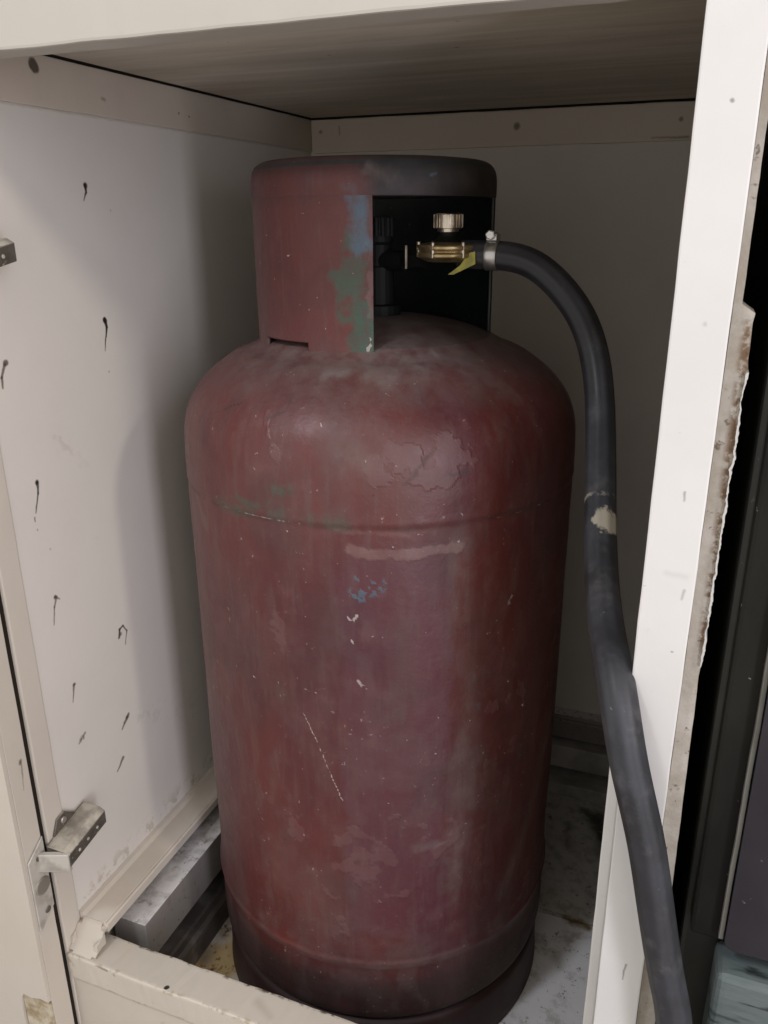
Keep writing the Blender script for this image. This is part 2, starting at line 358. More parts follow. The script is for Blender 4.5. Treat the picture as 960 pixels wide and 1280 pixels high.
obj('floor_board', BX(XL+.001, -.0128, .6962, .9285, -.715, -.6988, bev=.001), board_m, cab)

# door swung out flat beside the opening
doorw = white_paint('door_paint', (.58, .53, .46), .25, .34, .06, .2,
    [((-.447, .387, -.386), (-.447, .386, -.388), .0013, .0013, .0008, .7, BRN), ((-.447, .387, -.387), (-.447, .385, -.412), .0008, .0003, .0006, .6, BRN)], CO)
raw = NT('chipped_door_core'); n1 = raw.noise(45, 6, .65)
raw_m = raw.set(raw.mix(raw.step(n1, .38, .6), (.30, .23, .13), (.55, .49, .38)), .6)
door = obj('door', BX(-.66, -.4472, .3742, .3928, -.80, .18, bev=.0008, cuts=(2, 50), jit=.0002), doorw, cab)
obj('door_face', prism(bmesh.new(), [(-.66, -.80), (-.4795, -.80), (-.4785, -.70), (-.4790, -.650), (-.4775, -.625), (-.4745, -.6185), (-.466, -.6195), (-.456, -.6165), (-.4474, -.6175), (-.4474, .18), (-.66, .18)], 1, .3705, .3738), doorw, door)
obj('chipped_patch', BX(-.4770, -.4476, .3722, .3740, -.70, -.6200), raw_m, door)

# concealed hinges, dirty steel
st = NT('dirty_hinge_steel'); n1 = st.noise(55, 5, .65); n2 = st.noise(220, 3)
c = st.mix(st.step(n1, .42, .62), (.16, .14, .12), (.07, .06, .045)); c = st.mix(st.step(n2, .60, .70), c, (.42, .40, .36))
st.bump(n1, .4, .001); geo = st.n.new('ShaderNodeNewGeometry'); sp = st.n.new('ShaderNodeSeparateXYZ'); st.t.links.new(geo.outputs['Normal'], sp.inputs[0])
c = st.mix(st.math('MULTIPLY', st.step(sp.outputs[2], .45, .8), st.step(n1, .30, .62, .35, 1)), c, (.44, .40, .33))
hinge_m = st.set(c, st.step(n1, .4, .7, .5, .75), metal=st.step(n1, .45, .62, .45, .10))
cupm = NT('hinge_cup_steel'); n1 = cupm.noise(60, 4); cup_m = cupm.set(cupm.mix(cupm.step(n1, .45, .7), (.50, .47, .42), (.33, .30, .26)), .6, metal=.15)
screw_m = NT('screw_steel').set((.42, .39, .34), .45, metal=.7)
def hinge(dz):
    z = lambda v: v+dz
    bm = bmesh.new()
    a = [(XL+.003, z(-.466)), (XL+.019, z(-.4665)), (XL+.0245, z(-.4705)), (XL+.0245, z(-.4865)), (XL+.0225, z(-.4865)), (XL+.0225, z(-.472)), (XL+.018, z(-.4690)), (XL+.003, z(-.469))]
    prism(bm, a, 1, .3935, .4395)
    bmesh.ops.bevel(bm, geom=bm.edges[:], offset=.0005, segments=1, affect='EDGES')
    for v in bm.verts: v.co.z = z(-.4700)+(v.co.z-z(-.4700))*.72+(v.co.y-.3935)*.20-.005
    h = obj('hinge', bm, hinge_m, cab)
    bm = bmesh.new()
    prism(bm, [(.402, z(-.470)), (.408, z(-.457)), (.416, z(-.455)), (.422, z(-.460)), (.430, z(-.466)), (.430, z(-.482)), (.424, z(-.490)), (.412, z(-.494)), (.402, z(-.488))], 0, XL+.0016, XL+.0036)
    bmesh.ops.bevel(bm, geom=bm.edges[:], offset=.0004, segments=1, affect='EDGES')
    obj('mounting_plate', bm, hinge_m, h)
    obj('screw', CY((XL+.0036, .4135, z(-.461)), (XL+.0056, .4135, z(-.461)), .0030, n=14, bev=.0006), screw_m, h)
    for yy in (.406, .4165, .428):
        obj('rivet', CY((XL+.0243, yy, z(-.4812+(yy-.3935)*.2)), (XL+.0251, yy, z(-.4812+(yy-.3935)*.2)), .0014, n=10, bev=.0003), cup_m, h)
    # link from the arm to the door
    bm = bmesh.new(); prism(bm, [(XL+.0010, .3835), (XL+.0245, .3925), (XL+.0245, .3960), (XL+.0215, .3965), (XL+.0010, .3885)], 2, z(-.4905), z(-.4735))
    bmesh.ops.bevel(bm, geom=bm.edges[:], offset=.0006, segments=1, affect='EDGES')
    obj('link', bm, cup_m, h)
    bm = bmesh.new(); prism(bm, [(.3745, z(-.475)), (.3925, z(-.461)), (.3925, z(-.530)), (.3745, z(-.545))], 0, XL+.0003, XL+.0020)
    bmesh.ops.bevel(bm, geom=bm.edges[:], offset=.0005, segments=1, affect='EDGES')
    obj('cup_plate', bm, cup_m, h)
    bm = CY((XL+.0020, .3838, z(-.5035)), (XL+.0034, .3838, z(-.5035)), .0078, n=24, prof=[(0, .0078), (.7, .0076), (1, .0066)])
    obj('cup', bm, screw_m, h)
    for zz in (-.4765, -.5290):
        obj('screw', CY((XL+.0020, .3850, z(zz)), (XL+.0029, .3850, z(zz)), .0030, n=14, bev=.0005), hinge_m, h)
    return h
h0 = hinge(0)
h1 = h0.copy(); COL.objects.link(h1); h1.location.z += .4535; h1.location.y -= .006
for ch in list(h0.children):
    c2 = ch.copy(); COL.objects.link(c2); c2.parent = h1

# ------------------------------------------------------------------ numeric noise for the painted steel
def _h(ix, iy, s):
    v = np.sin(ix*127.1+iy*311.7+s*74.7)*43758.5453; return v-np.floor(v)
def vnoise(x, y, s=0):
    ix, iy = np.floor(x), np.floor(y); fx, fy = x-ix, y-iy
    fx = fx*fx*(3-2*fx); fy = fy*fy*(3-2*fy)
    return (_h(ix, iy, s)*(1-fx)+_h(ix+1, iy, s)*fx)*(1-fy)+(_h(ix, iy+1, s)*(1-fx)+_h(ix+1, iy+1, s)*fx)*fy
def fbm(x, y, o=4, s=0):
    a, t_, n = .5, 0, 0
    for k in range(o):
        t_ = t_+a*vnoise(x*2**k, y*2**k, s+k*7); n += a; a *= .5
    return t_/n
def sst(v, a, b):
    t_ = np.clip((v-a)/(b-a), 0, 1); return t_*t_*(3-2*t_)
def seg(s, z, p, q, r, soft):
    px, pz = p; qx, qz = q; dx, dz = qx-px, qz-pz; L = dx*dx+dz*dz+1e-12
    h = np.clip(((s-px)*dx+(z-pz)*dz)/L, 0, 1)
    d = np.hypot(s-px-h*dx, z-pz-h*dz); return 1-sst(d, r-soft, r+soft)
def poly(s, z, pts, r, soft):
    m = np.zeros_like(s)
    for a, b in zip(pts[:-1], pts[1:]): m = np.maximum(m, seg(s, z, a, b, r, soft))
    return m
def resample(prof, step):
    P = np.array(prof, float); d = np.hypot(*np.diff(P, axis=0).T); L = np.r_[0, np.cumsum(d)]
    n = max(2, int(L[-1]/step)); t_ = np.linspace(0, L[-1], n)
    # smooth (centripetal-like) by a cubic hermite in arclength
    m = np.gradient(P, L, axis=0)
    out = []
    for q in t_:
        i = min(max(np.searchsorted(L, q)-1, 0), len(d)-1); h = d[i]; u = (q-L[i])/h
        out.append((2*u**3-3*u*u+1)*P[i]+(u**3-2*u*u+u)*h*m[i]+(-2*u**3+3*u*u)*P[i+1]+(u**3-u*u)*h*m[i+1])
    return np.array(out)
def lathe_mesh(name, prof, th, attrs, disp=None, closed=True, centre=(0, 0)):
    """prof (n,2) r,z; th angles in degrees; attrs(th, r, z) -> dict of arrays; disp(th, r, z) -> radial shift."""
    n, m = len(prof), len(th)
    T, R_ = np.meshgrid(th, prof[:, 0]); _, Z = np.meshgrid(th, prof[:, 1])
    Rd = R_+(disp(T, R_, Z) if disp else 0)
    a = np.radians(T); X = centre[0]+Rd*np.cos(a); Y = centre[1]+Rd*np.sin(a)
    co = np.stack([X, Y, Z], -1).reshape(-1, 3)
    idx = np.arange(n*m).reshape(n, m)
    j2 = np.roll(idx, -1, 1) if closed else idx[:, 1:]
    j1 = idx if closed else idx[:, :-1]
    f = np.stack([j1[:-1], j2[:-1], j2[1:], j1[1:]], -1).reshape(-1, 4)
    me = bpy.data.meshes.new(name)
    me.vertices.add(len(co)); me.vertices.foreach_set('co', co.ravel())
    me.loops.add(f.size); me.loops.foreach_set('vertex_index', f.ravel())
    me.polygons.add(len(f)); me.polygons.foreach_set('loop_start', np.arange(0, f.size, 4)); me.polygons.foreach_set('loop_total', np.full(len(f), 4))
    me.update(calc_edges=True)
    for k, v in attrs(T, R_, Z).items():
        at = me.attributes.new(k, 'FLOAT', 'POINT'); at.data.foreach_set('value', np.broadcast_to(v, T.shape).astype(np.float32).ravel())
    me.update()
    return me
KEYS = ('plum', 'peel', 'dust_sheen', 'green', 'blue', 'pale', 'white', 'dark', 'teal')

t = NT('maroon_steel_paint')
n_lo = t.noise(11, 5, .6, stretch=(1, 1, .35)); n_mid = t.noise(55, 5, .6); n_hi = t.noise(260, 4, .6); n_st = t.noise(90, 4, .6, stretch=(1, 1, .08))
n_x = t.noise(140, 5, .7, stretch=(1, 1, .6))
k_ = t.math('SUBTRACT', t.math('ADD', t.math('MULTIPLY', n_mid, .4), t.math('MULTIPLY', n_x, .6)), .5)
def worn(name, gain=2.2, lo=.20, hi=.98):
    return t.step(t.math('ADD', t.attr(name), t.math('MULTIPLY', k_, gain)), lo, hi)
c = t.mix(t.step(n_lo, .34, .68), (.104, .0215, .018), (.072, .0175, .022))
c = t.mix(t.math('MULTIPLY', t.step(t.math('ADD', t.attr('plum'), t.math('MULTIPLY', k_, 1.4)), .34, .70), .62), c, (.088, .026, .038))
n_fs = t.noise(230, 3, .6, stretch=(1, 1, .12))
c = t.mix(t.step(n_fs, .50, .72, 0, .40), c, (.100, .050, .046))
c = t.mix(t.step(n_st, .45, .75, 0, .35), c, (.080, .022, .021))
c = t.mix(t.step(n_mid, .56, .74, 0, .35), c, (.140, .050, .047))
c = t.mix(t.math('MULTIPLY', t.attr('peel'), .30), c, (.155, .075, .075))
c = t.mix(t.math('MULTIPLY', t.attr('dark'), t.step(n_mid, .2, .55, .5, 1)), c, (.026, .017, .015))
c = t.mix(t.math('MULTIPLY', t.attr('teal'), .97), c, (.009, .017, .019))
c = t.mix(worn('green'), c, t.mix(t.step(n_x, .42, .68), (.034, .072, .046), (.062, .044, .034)))
c = t.mix(worn('blue'), c, t.mix(t.step(n_x, .42, .68), (.060, .100, .135), (.075, .055, .062)))
c = t.mix(t.math('MULTIPLY', worn('pale', .8), .75), c, (.19, .105, .095))
c = t.mix(t.math('MULTIPLY', t.attr('dust_sheen'), t.step(t.math('ADD', n_mid, t.math('MULTIPLY', t.math('SUBTRACT', n_st, .5), .6)), .25, .65, .35, 1)), c, (.175, .143, .127))
spk = t.step(t.math('ADD', n_hi, t.math('MULTIPLY', t.math('SUBTRACT', n_mid, .5), .35)), .705, .735)
c = t.mix(t.math('MULTIPLY', spk, .55), c, (.36, .27, .24))
spd = t.step(t.noise(210, 3, .5, vec=t.vmath('ADD', t.co, (5, 3, 1))), .72, .76)
c = t.mix(t.math('MULTIPLY', spd, .5), c, (.05, .02, .018))
c = t.mix(t.math('MULTIPLY', worn('white', 1.0, .28, .62), .8), c, (.40, .34, .31))
hgt = t.math('ADD', t.math('MULTIPLY', n_mid, .6), t.math('MULTIPLY', n_hi, .35))
hgt = t.math('SUBTRACT', hgt, t.math('MULTIPLY', t.attr('peel'), .45))
hgt = t.math('SUBTRACT', hgt, t.math('MULTIPLY', t.math('ADD', worn('green'), worn('blue')), .3))
hgt = t.math('SUBTRACT', hgt, t.math('MULTIPLY', worn('white', 1.0, .28, .62), .3)); hgt = t.math('SUBTRACT', hgt, t.math('MULTIPLY', worn('pale', .8), .35))
t.bump(hgt, .5, .0013)
body_m = t.set(c, t.math('ADD', t.step(n_mid, .3, .7, .36, .50), t.math('MULTIPLY', t.math('ADD', t.attr('dust_sheen'), t.attr('dark')), .30)), spec=.50)

AX = (-.243, .621)
GO = (AX[0], AX[1], -.700)
gas = thing('gas_cylinder', 'tall maroon steel gas cylinder with chipped paint standing inside the white cabinet', 'gas cylinder', GO)
RB = .160
prof = [(.0008, -.0705), (.03, -.0715), (.06, -.0765), (.0935, -.0880), (.102, -.0925), (.1115, -.0960), (.1265, -.1050), (.1415, -.1178), (.1525, -.1328), (.1580, -.1490), (.1596, -.168), (.160, -.1885),
        (.1601, -.1905), (.1599, -.1920), (.1595, -.1936), (.1593, -.1955), (.1594, -.198), (.1596, -.21), (.1596, -.30), (.1596, -.45), (.1596, -.568), (.1600, -.5735), (.1609, -.5765), (.1600, -.580), (.1592, -.584), (.1590, -.60), (.1589, -.624), (.1582, -.635), (.1560, -.6415), (.149, -.646), (.13, -.652), (.10, -.658), (.0008, -.664)]
P = resample(prof, .0014); P[:, 1] += .700
th_d = np.r_[np.arange(-172, 34, .42), np.arange(34, 188, 3.0)]
def A2S(a): return math.radians(a)*RB
rs = np.random.RandomState(4)
CHIPS = [(-75.1, -.293, .0011), (-74.8, -.309, .0016), (-76, -.277, .001), (-81.8, -.337, .0014), (-22.3, -.426, .0016), (-24.4, -.359, .0014), (-32.1, -.258, .0018), (-74.5, -.258, .0014)]
for _ in range(70): CHIPS.append((rs.uniform(-165, 20), rs.uniform(-.6, -.1), rs.choice([.0003, .0004, .0005, .0008])))
SCR = [(rs.uniform(-160, 10), rs.uniform(-.60, -.12), rs.uniform(.006, .035), rs.choice([rs.normal(1.57, .15), rs.uniform(0, 3.14), rs.normal(-1.2, .2)]), rs.uniform(.30, .75)) for _ in range(75)]
SPECK = [(rs.normal(-70, 14), rs.normal(-.30, .06), .0006) for _ in range(16)]+[(rs.normal(-40, 10), rs.normal(-.36, .05), .0005) for _ in range(30)]+[(rs.normal(-90, 25), rs.normal(-.198, .010), .0005) for _ in range(16)]+[(rs.normal(-40, 14), rs.normal(-.19, .008), .0005) for _ in range(12)]
def body_attr(T, R_, Z):
    z = Z-.700; s = np.radians(T)*RB
    wx = (fbm(s*60, z*60, 4, 1)-.5)*.012; wz = (fbm(s*60, z*60, 4, 9)-.5)*.012
    fx = (fbm(s*260, z*260, 3, 21)-.5)*.004; fz_ = (fbm(s*260, z*260, 3, 29)-.5)*.004
    sw, zw = s+wx, z+wz; sf, zf = s+fx, z+fz_
    L = {k: np.zeros_like(T) for k in KEYS}
    n_a = fbm(s*22, z*22, 4, 3); n_b = fbm(s*45, z*7, 4, 5); n_c = fbm(s*120, z*9, 3, 15)
    S = A2S
    # dust lying on the shoulder
    top = sst(z, -.128, -.098)*.55+sst(z, -.105, -.09)*.35
    d = top*(.35+.9*n_a)
    d = np.maximum(d, .95*poly(sw, zw, [(S(-88), -.098), (S(-72), -.101), (S(-57), -.094), (S(-44), -.088)], .0055, .008))
    d = np.maximum(d, .45*poly(sw, zw, [(S(-52), -.102), (S(-35), -.106), (S(-25), -.112)], .006, .012))
    d = np.maximum(d, .55*poly(sw, zw, [(S(-124), -.098), (S(-106), -.095)], .006, .008))
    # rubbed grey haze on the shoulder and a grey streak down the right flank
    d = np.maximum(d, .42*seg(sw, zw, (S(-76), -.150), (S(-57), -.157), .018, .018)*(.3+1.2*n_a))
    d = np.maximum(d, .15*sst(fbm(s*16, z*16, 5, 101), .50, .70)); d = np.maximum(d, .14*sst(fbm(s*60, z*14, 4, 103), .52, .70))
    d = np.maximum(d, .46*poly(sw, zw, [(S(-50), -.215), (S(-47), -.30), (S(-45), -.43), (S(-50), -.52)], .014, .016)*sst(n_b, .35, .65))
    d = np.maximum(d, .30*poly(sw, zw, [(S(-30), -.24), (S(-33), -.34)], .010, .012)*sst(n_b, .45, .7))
    d = np.maximum(d, .55*poly(sw, zw, [(S(-59.4), -.463), (S(-54), -.460)], .0055, .0045))
    d = np.maximum(d, .35*poly(sw, zw, [(S(-52), -.461), (S(-38), -.457)], .003, .004))
    # grime band under the weld seam; dust and grazing sheen painted down the left edge
    d = np.maximum(d, .72*sst(-T, 119, 142)*(1-sst(-z, .50, .58))*sst(-z, .10, .16)*(.45+.8*n_b))
    d = np.maximum(d, .50*seg(sw, zw, (S(-131), -.20), (S(-124), -.214), .005, .004))
    d = np.maximum(d, .06*sst(n_c, .50, .8)*sst(z, -.56, -.45))
    d = np.maximum(d, .32*(1-sst(np.abs(z+.579), .001, .005))*(.5+n_a))
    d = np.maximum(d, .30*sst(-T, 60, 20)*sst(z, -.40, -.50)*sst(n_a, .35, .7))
    d = np.maximum(d, .55*poly(sw, zw, [(S(-6), -.40), (S(-14), -.47), (S(-28), -.54)], .006, .014))  # reflected sheen on the lower right edge, painted in as a grey tone
    d = np.maximum(d, .16*sst(fbm(s*90, z*30, 4, 151), .50, .75))
    L['dust_sheen'] = np.clip(d*.85, 0, 1)
    # green old paint showing by the seam
    g = poly(sf, zf, [(S(-107), -.183), (S(-101), -.186)], .0042, .005)*.72
    g = np.maximum(g, .66*poly(sf, zf, [(S(-95), -.172), (S(-91), -.170)], .0042, .004))
    g = np.maximum(g, .60*poly(sw, zw, [(S(-114), -.192), (S(-98), -.189), (S(-78), -.188)], .009, .009)*sst(n_b, .25, .6))
    L['green'] = g
    b = .9*poly(sf, zf, [(S(-74.5), -.242), (S(-73.5), -.236), (S(-75), -.229)], .0016, .002)
    b = np.maximum(b, .95*seg(sf, zf, (S(-70.5), -.2345), (S(-68.5), -.2320), .0040, .003))
    b = np.maximum(b, .75*seg(sf, zf, (S(-74.5), -.2440), (S(-72), -.2450), .0012, .0015))
    b = np.maximum(b, .50*seg(s, z, (S(-43), -.315), (S(-41.5), -.342), .0022, .003))
    b = np.maximum(b, .9*seg(sw, zw, (S(-74.5), -.243), (S(-68.5), -.231), .006, .003))
    L['blue'] = b*sst(fbm(s*300, z*300, 3, 95), .44, .60)
    L['pale'] = np.maximum(.95*poly(sf, zf, [(S(-76), -.2085), (S(-73), -.2115), (S(-62), -.2130), (S(-55), -.2110), (S(-49), -.2105)], .0042, .0018)*(.55+.6*fbm(s*60, z*60, 3, 120)),
                           .5*poly(sf, zf, [(S(-80), -.195), (S(-62), -.199)], .0024, .003))
    L['pale'] = np.maximum(L['pale'], .34*sst(n_a, .60, .75)*sst(z, -.17, -.14)*(T > -120))
    w = .9*poly(s+fx*.3, z+fz_*.3, [(S(-90.2), -.342), (S(-86.5), -.364), (S(-83.4), -.388), (S(-79.2), -.418)], .0004, .0006)*sst(fbm(s*400, z*120, 2, 40), .30, .5)
    w = np.maximum(w, .7*poly(s, zf, [(S(-89.8), -.321), (S(-86), -.324)], .0005, .0006)); w = np.maximum(w, .6*poly(s, zf, [(S(-87), -.320), (S(-82.2), -.319)], .0003, .0006))
    w = np.maximum(w, .6*poly(s, z+fz_*.4, [(S(-118), -.192), (S(-105), -.1925), (S(-88), -.1935)], .0005, .0006))
    w = np.maximum(w, .55*poly(s, z+fz_*.5, [(S(-46), -.1945), (S(-22), -.1935)], .0006, .0008)*sst(fbm(s*200, z*200, 2, 50), .4, .6))
    w = np.maximum(w, .40*poly(s, z+fz_*.4, [(S(-97.5), -.43), (S(-97.5), -.478)], .0004, .0007)); w = np.maximum(w, .35*poly(s, z+fz_*.4, [(S(-78.6), -.30), (S(-78.6), -.38)], .0006, .0009))
    for i_, (a, zz, r) in enumerate(CHIPS+SPECK):
        q = np.abs(s-S(a)) < .006
        w = np.where(q, np.maximum(w, (.35+.45*((i_*37) % 11)/10)*seg(sf, zf, (S(a), zz), (S(a)+r*((i_*13) % 7-3)*.8, zz-r*((i_*29) % 5-1)*.9), r, .0006)), w)
    for a, zz, ln, an, st_ in SCR:
        p0 = (S(a), zz); p1 = (S(a)+ln*math.cos(an), zz+ln*math.sin(an))
        q = (np.abs(s-.5*(p0[0]+p1[0])) < ln) & (np.abs(z-.5*(p0[1]+p1[1])) < ln)
        if q.any(): w[q] = np.maximum(w[q], st_*(poly(s+fx*.25, z+fz_*.25, [p0, p1], .0003, .0006)*sst(fbm(s*300, z*300, 2, 41), .30, .55))[q])
    L['white'] = w
    pz = np.maximum(seg(sw, zw, (S(-66), -.152), (S(-50), -.150), .020, .012), .9*seg(sw, zw, (S(-100), -.125), (S(-95), -.15), .008, .012))
    pz = np.maximum(pz, .75*sst(fbm(s*11, z*11, 3, 140), .58, .68))
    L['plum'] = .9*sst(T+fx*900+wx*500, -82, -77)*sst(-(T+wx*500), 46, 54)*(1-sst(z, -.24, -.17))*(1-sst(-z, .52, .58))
    L['peel'] = sst(pz*(.25+fbm(s*75, z*75, 5, 141)), .62, .66)
    k = .95*poly(s, z+fz_*.4, [(S(-116.4), -.125), (S(-110.5), -.119)], .0005, .0006)
    k = np.maximum(k, .65*poly(sf, zf, [(S(-100), -.126), (S(-97), -.122), (S(-94.6), -.121), (S(-94.5), -.110)], .0007, .001))
    k = np.maximum(k, .55*poly(sf, zf, [(S(-55), -.141), (S(-58.5), -.150), (S(-61), -.158), (S(-63), -.163)], .0009, .0012))
    k = np.maximum(k, .55*poly(sf, zf, [(S(-52), -.158), (S(-47), -.157)], .0014, .0014))
    k = np.maximum(k, .5*poly(s, z, [(S(-44), -.1915), (S(-22), -.1905)], .0008, .0008))
    k = np.maximum(k, .45*(1-sst(np.abs(z+.1940), .0005, .0024))*sst(fbm(s*35, z*8, 3, 77), .45, .68))
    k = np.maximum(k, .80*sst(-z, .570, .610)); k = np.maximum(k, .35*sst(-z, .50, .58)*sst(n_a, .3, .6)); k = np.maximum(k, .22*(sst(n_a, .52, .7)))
    k = np.maximum(k, .30*poly(sw, zw, [(S(-60), -.093), (S(-40), -.089)], .004, .006))
    L['dark'] = k
    # no paint inside the collar, only grime
    L['dark'] = np.where(R_ < .088, .75, L['dark']); L['dust_sheen'] = np.where(R_ < .088, .30+.3*n_a, L['dust_sheen'])
    return L
def body_disp(T, R_, Z):
    s = np.radians(T)*RB
    return ((fbm(s*9, Z*9, 3, 60)-.5)*.0016 + (fbm(s*70, Z*70, 3, 61)-.5)*.0004)*np.clip(R_/.1, 0, 1)
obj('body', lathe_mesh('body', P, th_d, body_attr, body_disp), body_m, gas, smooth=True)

# collar: a rolled guard with a cut-out on the right and a slot at its foot
CC = (-.0035, 0.0)
RC = .0925; RI = .0895
th_c = np.arange(19.0, 291.01, .5)
zc = np.r_[np.linspace(-.100, -.0905, 4), -.0890, -.0842, -.0825, np.arange(-.0815, .0186, .0011)]+.700
def collar_attr_outer(T, R_, Z):
    z = Z-.700; T2 = np.where(T > 180, T-360, T); s = np.radians(T2)*RC
    fx = (fbm(s*140, z*140, 4, 71)-.5)*.010; fz_ = (fbm(s*140, z*140, 4, 79)-.5)*.010
    sf, zf = s+fx, z+fz_
    S = lambda a: math.radians(a)*RC
    L = {k: np.zeros_like(T) for k in KEYS}
    inner = R_ < .091
    n_a = fbm(s*24, z*24, 4, 73)
    L['blue'] = .90*poly(sf, zf, [(S(-76), .018), (S(-74), -.004), (S(-74), -.016)], .0075, .006)
    g = .95*poly(sf, zf, [(S(-74), -.062), (S(-74), -.094)], .0098, .005)
    g = np.maximum(g, .85*poly(sf, zf, [(S(-82), -.036), (S(-78), -.044), (S(-79), -.062)], .010, .006)); g = np.maximum(g, .70*poly(sf, zf, [(S(-76), -.014), (S(-79), -.040)], .0095, .006))
    L['green'] = g*sst(fbm(s*70, z*70, 3, 90), .05, .40)
    L['pale'] = np.maximum(.55*poly(sf, zf, [(S(-69.8), -.034), (S(-70), -.060)], .0028, .002), 0)
    w = np.zeros_like(T)
    for a, zz, r in [(-72.5, -.0835, .0016), (-72, -.079, .0010), (-108.8, -.022, .0007), (-100, .004, .0004), (-95, -.05, .0004), (-120, -.04, .0005), (-125, -.01, .0005), (-90, -.07, .0004), (-135, -.03, .0008)]:
        w = np.maximum(w, .9*seg(sf, zf, (S(a), zz), (S(a), zz+.0006), r, .0006))
    L['white'] = w
    L['dust_sheen'] = np.clip(.30*sst(-T2, 120, 150)*n_a*2+.3*sst(-z, .07, .092)*n_a, 0, 1)
    L['dark'] = np.clip(.35*sst(z, .004, .02)+.2*sst(n_a, .5, .7), 0, 1)
    for k in KEYS:
        if k != 'teal': L[k] = np.where(inner, 0, L[k])
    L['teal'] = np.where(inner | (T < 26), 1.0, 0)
    return L
def collar_mesh():
    nt, nz = len(th_c), len(zc)
    T, Z = np.meshgrid(th_c, zc)
    V, A = [], {k: [] for k in KEYS}
    for R0 in (RC, RI):
        Rv = np.full(T.shape, R0); w = (fbm(np.radians(T)*RC*18, Z*18, 3, 81)-.5)*.0012*np.clip((.708-Z)/.02, 0, 1)
        a = np.radians(T); V.append(np.stack([CC[0]+(Rv+w)*np.cos(a), CC[1]+(Rv+w)*np.sin(a), Z], -1).reshape(-1, 3))
        for k, v in collar_attr_outer(T, Rv, Z).items(): A[k].append(v.ravel())
    co = np.concatenate(V); N = nt*nz
    slot = lambda i, j: zc[i]-.700 < -.0825 and zc[i]-.700 > -.0910 and 230 < th_c[j] < 261 and zc[min(i+1, nz-1)]-.700 <= -.0824
    F = []
    keep = np.ones((nz-1, nt-1), bool)
    for i in range(nz-1):
        for j in range(nt-1):
            if slot(i, j) and slot(i, j+1): keep[i, j] = False
    for i in range(nz-1):
        for j in range(nt-1):
            a, b, c_, d = i*nt+j, i*nt+j+1, (i+1)*nt+j+1, (i+1)*nt+j
            if keep[i, j]:
                F.append((a, b, c_, d)); F.append((a+N, d+N, c_+N, b+N))
                for (ii, jj, e) in ((i-1, j, (a, b)), (i+1, j, (c_, d)), (i, j-1, (d, a)), (i, j+1, (b, c_))):
                    if not (0 <= ii < nz-1 and 0 <= jj < nt-1) or not keep[ii, jj]:
                        F.append((e[1], e[0], e[0]+N, e[1]+N))
    me = bpy.data.meshes.new('collar'); me.from_pydata(co.tolist(), [], F)
    for k in KEYS:
        at = me.attributes.new(k, 'FLOAT', 'POINT'); at.data.foreach_set('value', np.concatenate(A[k]).astype(np.float32))
    me.update(); return me
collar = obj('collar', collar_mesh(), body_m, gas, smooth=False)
collar.data.polygons.foreach_set('use_smooth', [abs(p.normal.z) < .3 for p in collar.data.polygons])
rim = [(.0893, .0160), (.0924, .0150), (.0926, .0170), (.0927, .0225), (.0926, .0270), (.0916, .0325), (.0885, .0372), (.0840, .0397), (.078, .0406), (.072, .0408), (.0695, .0395), (.0690, .0370), (.0700, .0350), (.078, .0352), (.0845, .0330), (.0880, .0285), (.0893, .0225), (.0893, .0178)]
RP = resample(rim, .0010); RP[:, 1] += .700
def rim_attr(T, R_, Z):
    z = Z-.700; s = np.radians(T)*RC
    fx = (fbm(s*140, z*140, 4, 31)-.5)*.010; fz_ = (fbm(s*140, z*140, 4, 39)-.5)*.010
    sf, zf = s+fx, z+fz_; S = lambda a: math.radians(a)*RC
    L = {k: np.zeros_like(T) for k in KEYS}
    n_a = fbm(s*24, z*24, 4, 33)
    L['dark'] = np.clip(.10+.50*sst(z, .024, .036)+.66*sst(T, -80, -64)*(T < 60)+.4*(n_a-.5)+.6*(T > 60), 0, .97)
    L['dust_sheen'] = .50*poly(sf, zf, [(S(-69), .032), (S(-64), .029), (S(-61), .026)], .0030, .005)
    L['dust_sheen'] = np.maximum(L['dust_sheen'], .25*sst(n_a, .5, .7)*sst(T, -66, -30))
    L['dust_sheen'] = np.maximum(L['dust_sheen'], .16*sst(z, .030, .038))
    L['blue'] = np.maximum(.8*poly(sf, zf, [(S(-44), .030), (S(-41), .029)], .0016, .0016), .55*poly(sf, zf, [(S(-80), .022), (S(-76), .018)], .004, .004))
    L['white'] = np.where(L['dust_sheen'] > .4, .25, 0)
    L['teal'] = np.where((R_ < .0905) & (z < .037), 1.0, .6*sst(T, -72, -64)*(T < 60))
    return L
th_r = np.r_[np.arange(-172, 34, .7), np.arange(34, 188, 3.0)]
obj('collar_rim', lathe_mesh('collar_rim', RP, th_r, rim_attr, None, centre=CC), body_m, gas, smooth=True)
# foot ring
t = NT('foot_ring_steel'); n1 = t.noise(25, 5, .6)
ring_m = t.set(t.mix(t.step(n1, .4, .7), (.040, .020, .019), (.060, .036, .036)), .55, spec=.3)
fr = [(.146, -.652), (.1535, -.6470), (.1560, -.657), (.1565, -.690), (.1575, -.6985), (.1520, -.6998), (.1515, -.690), (.151, -.657), (.146, -.652)]
FR = np.array(fr); FR[:, 1] += .700
obj('foot_ring', lathe_mesh('foot_ring', FR, np.arange(0, 360, 2.0), lambda T, R_, Z: {}), ring_m, gas, smooth=True)
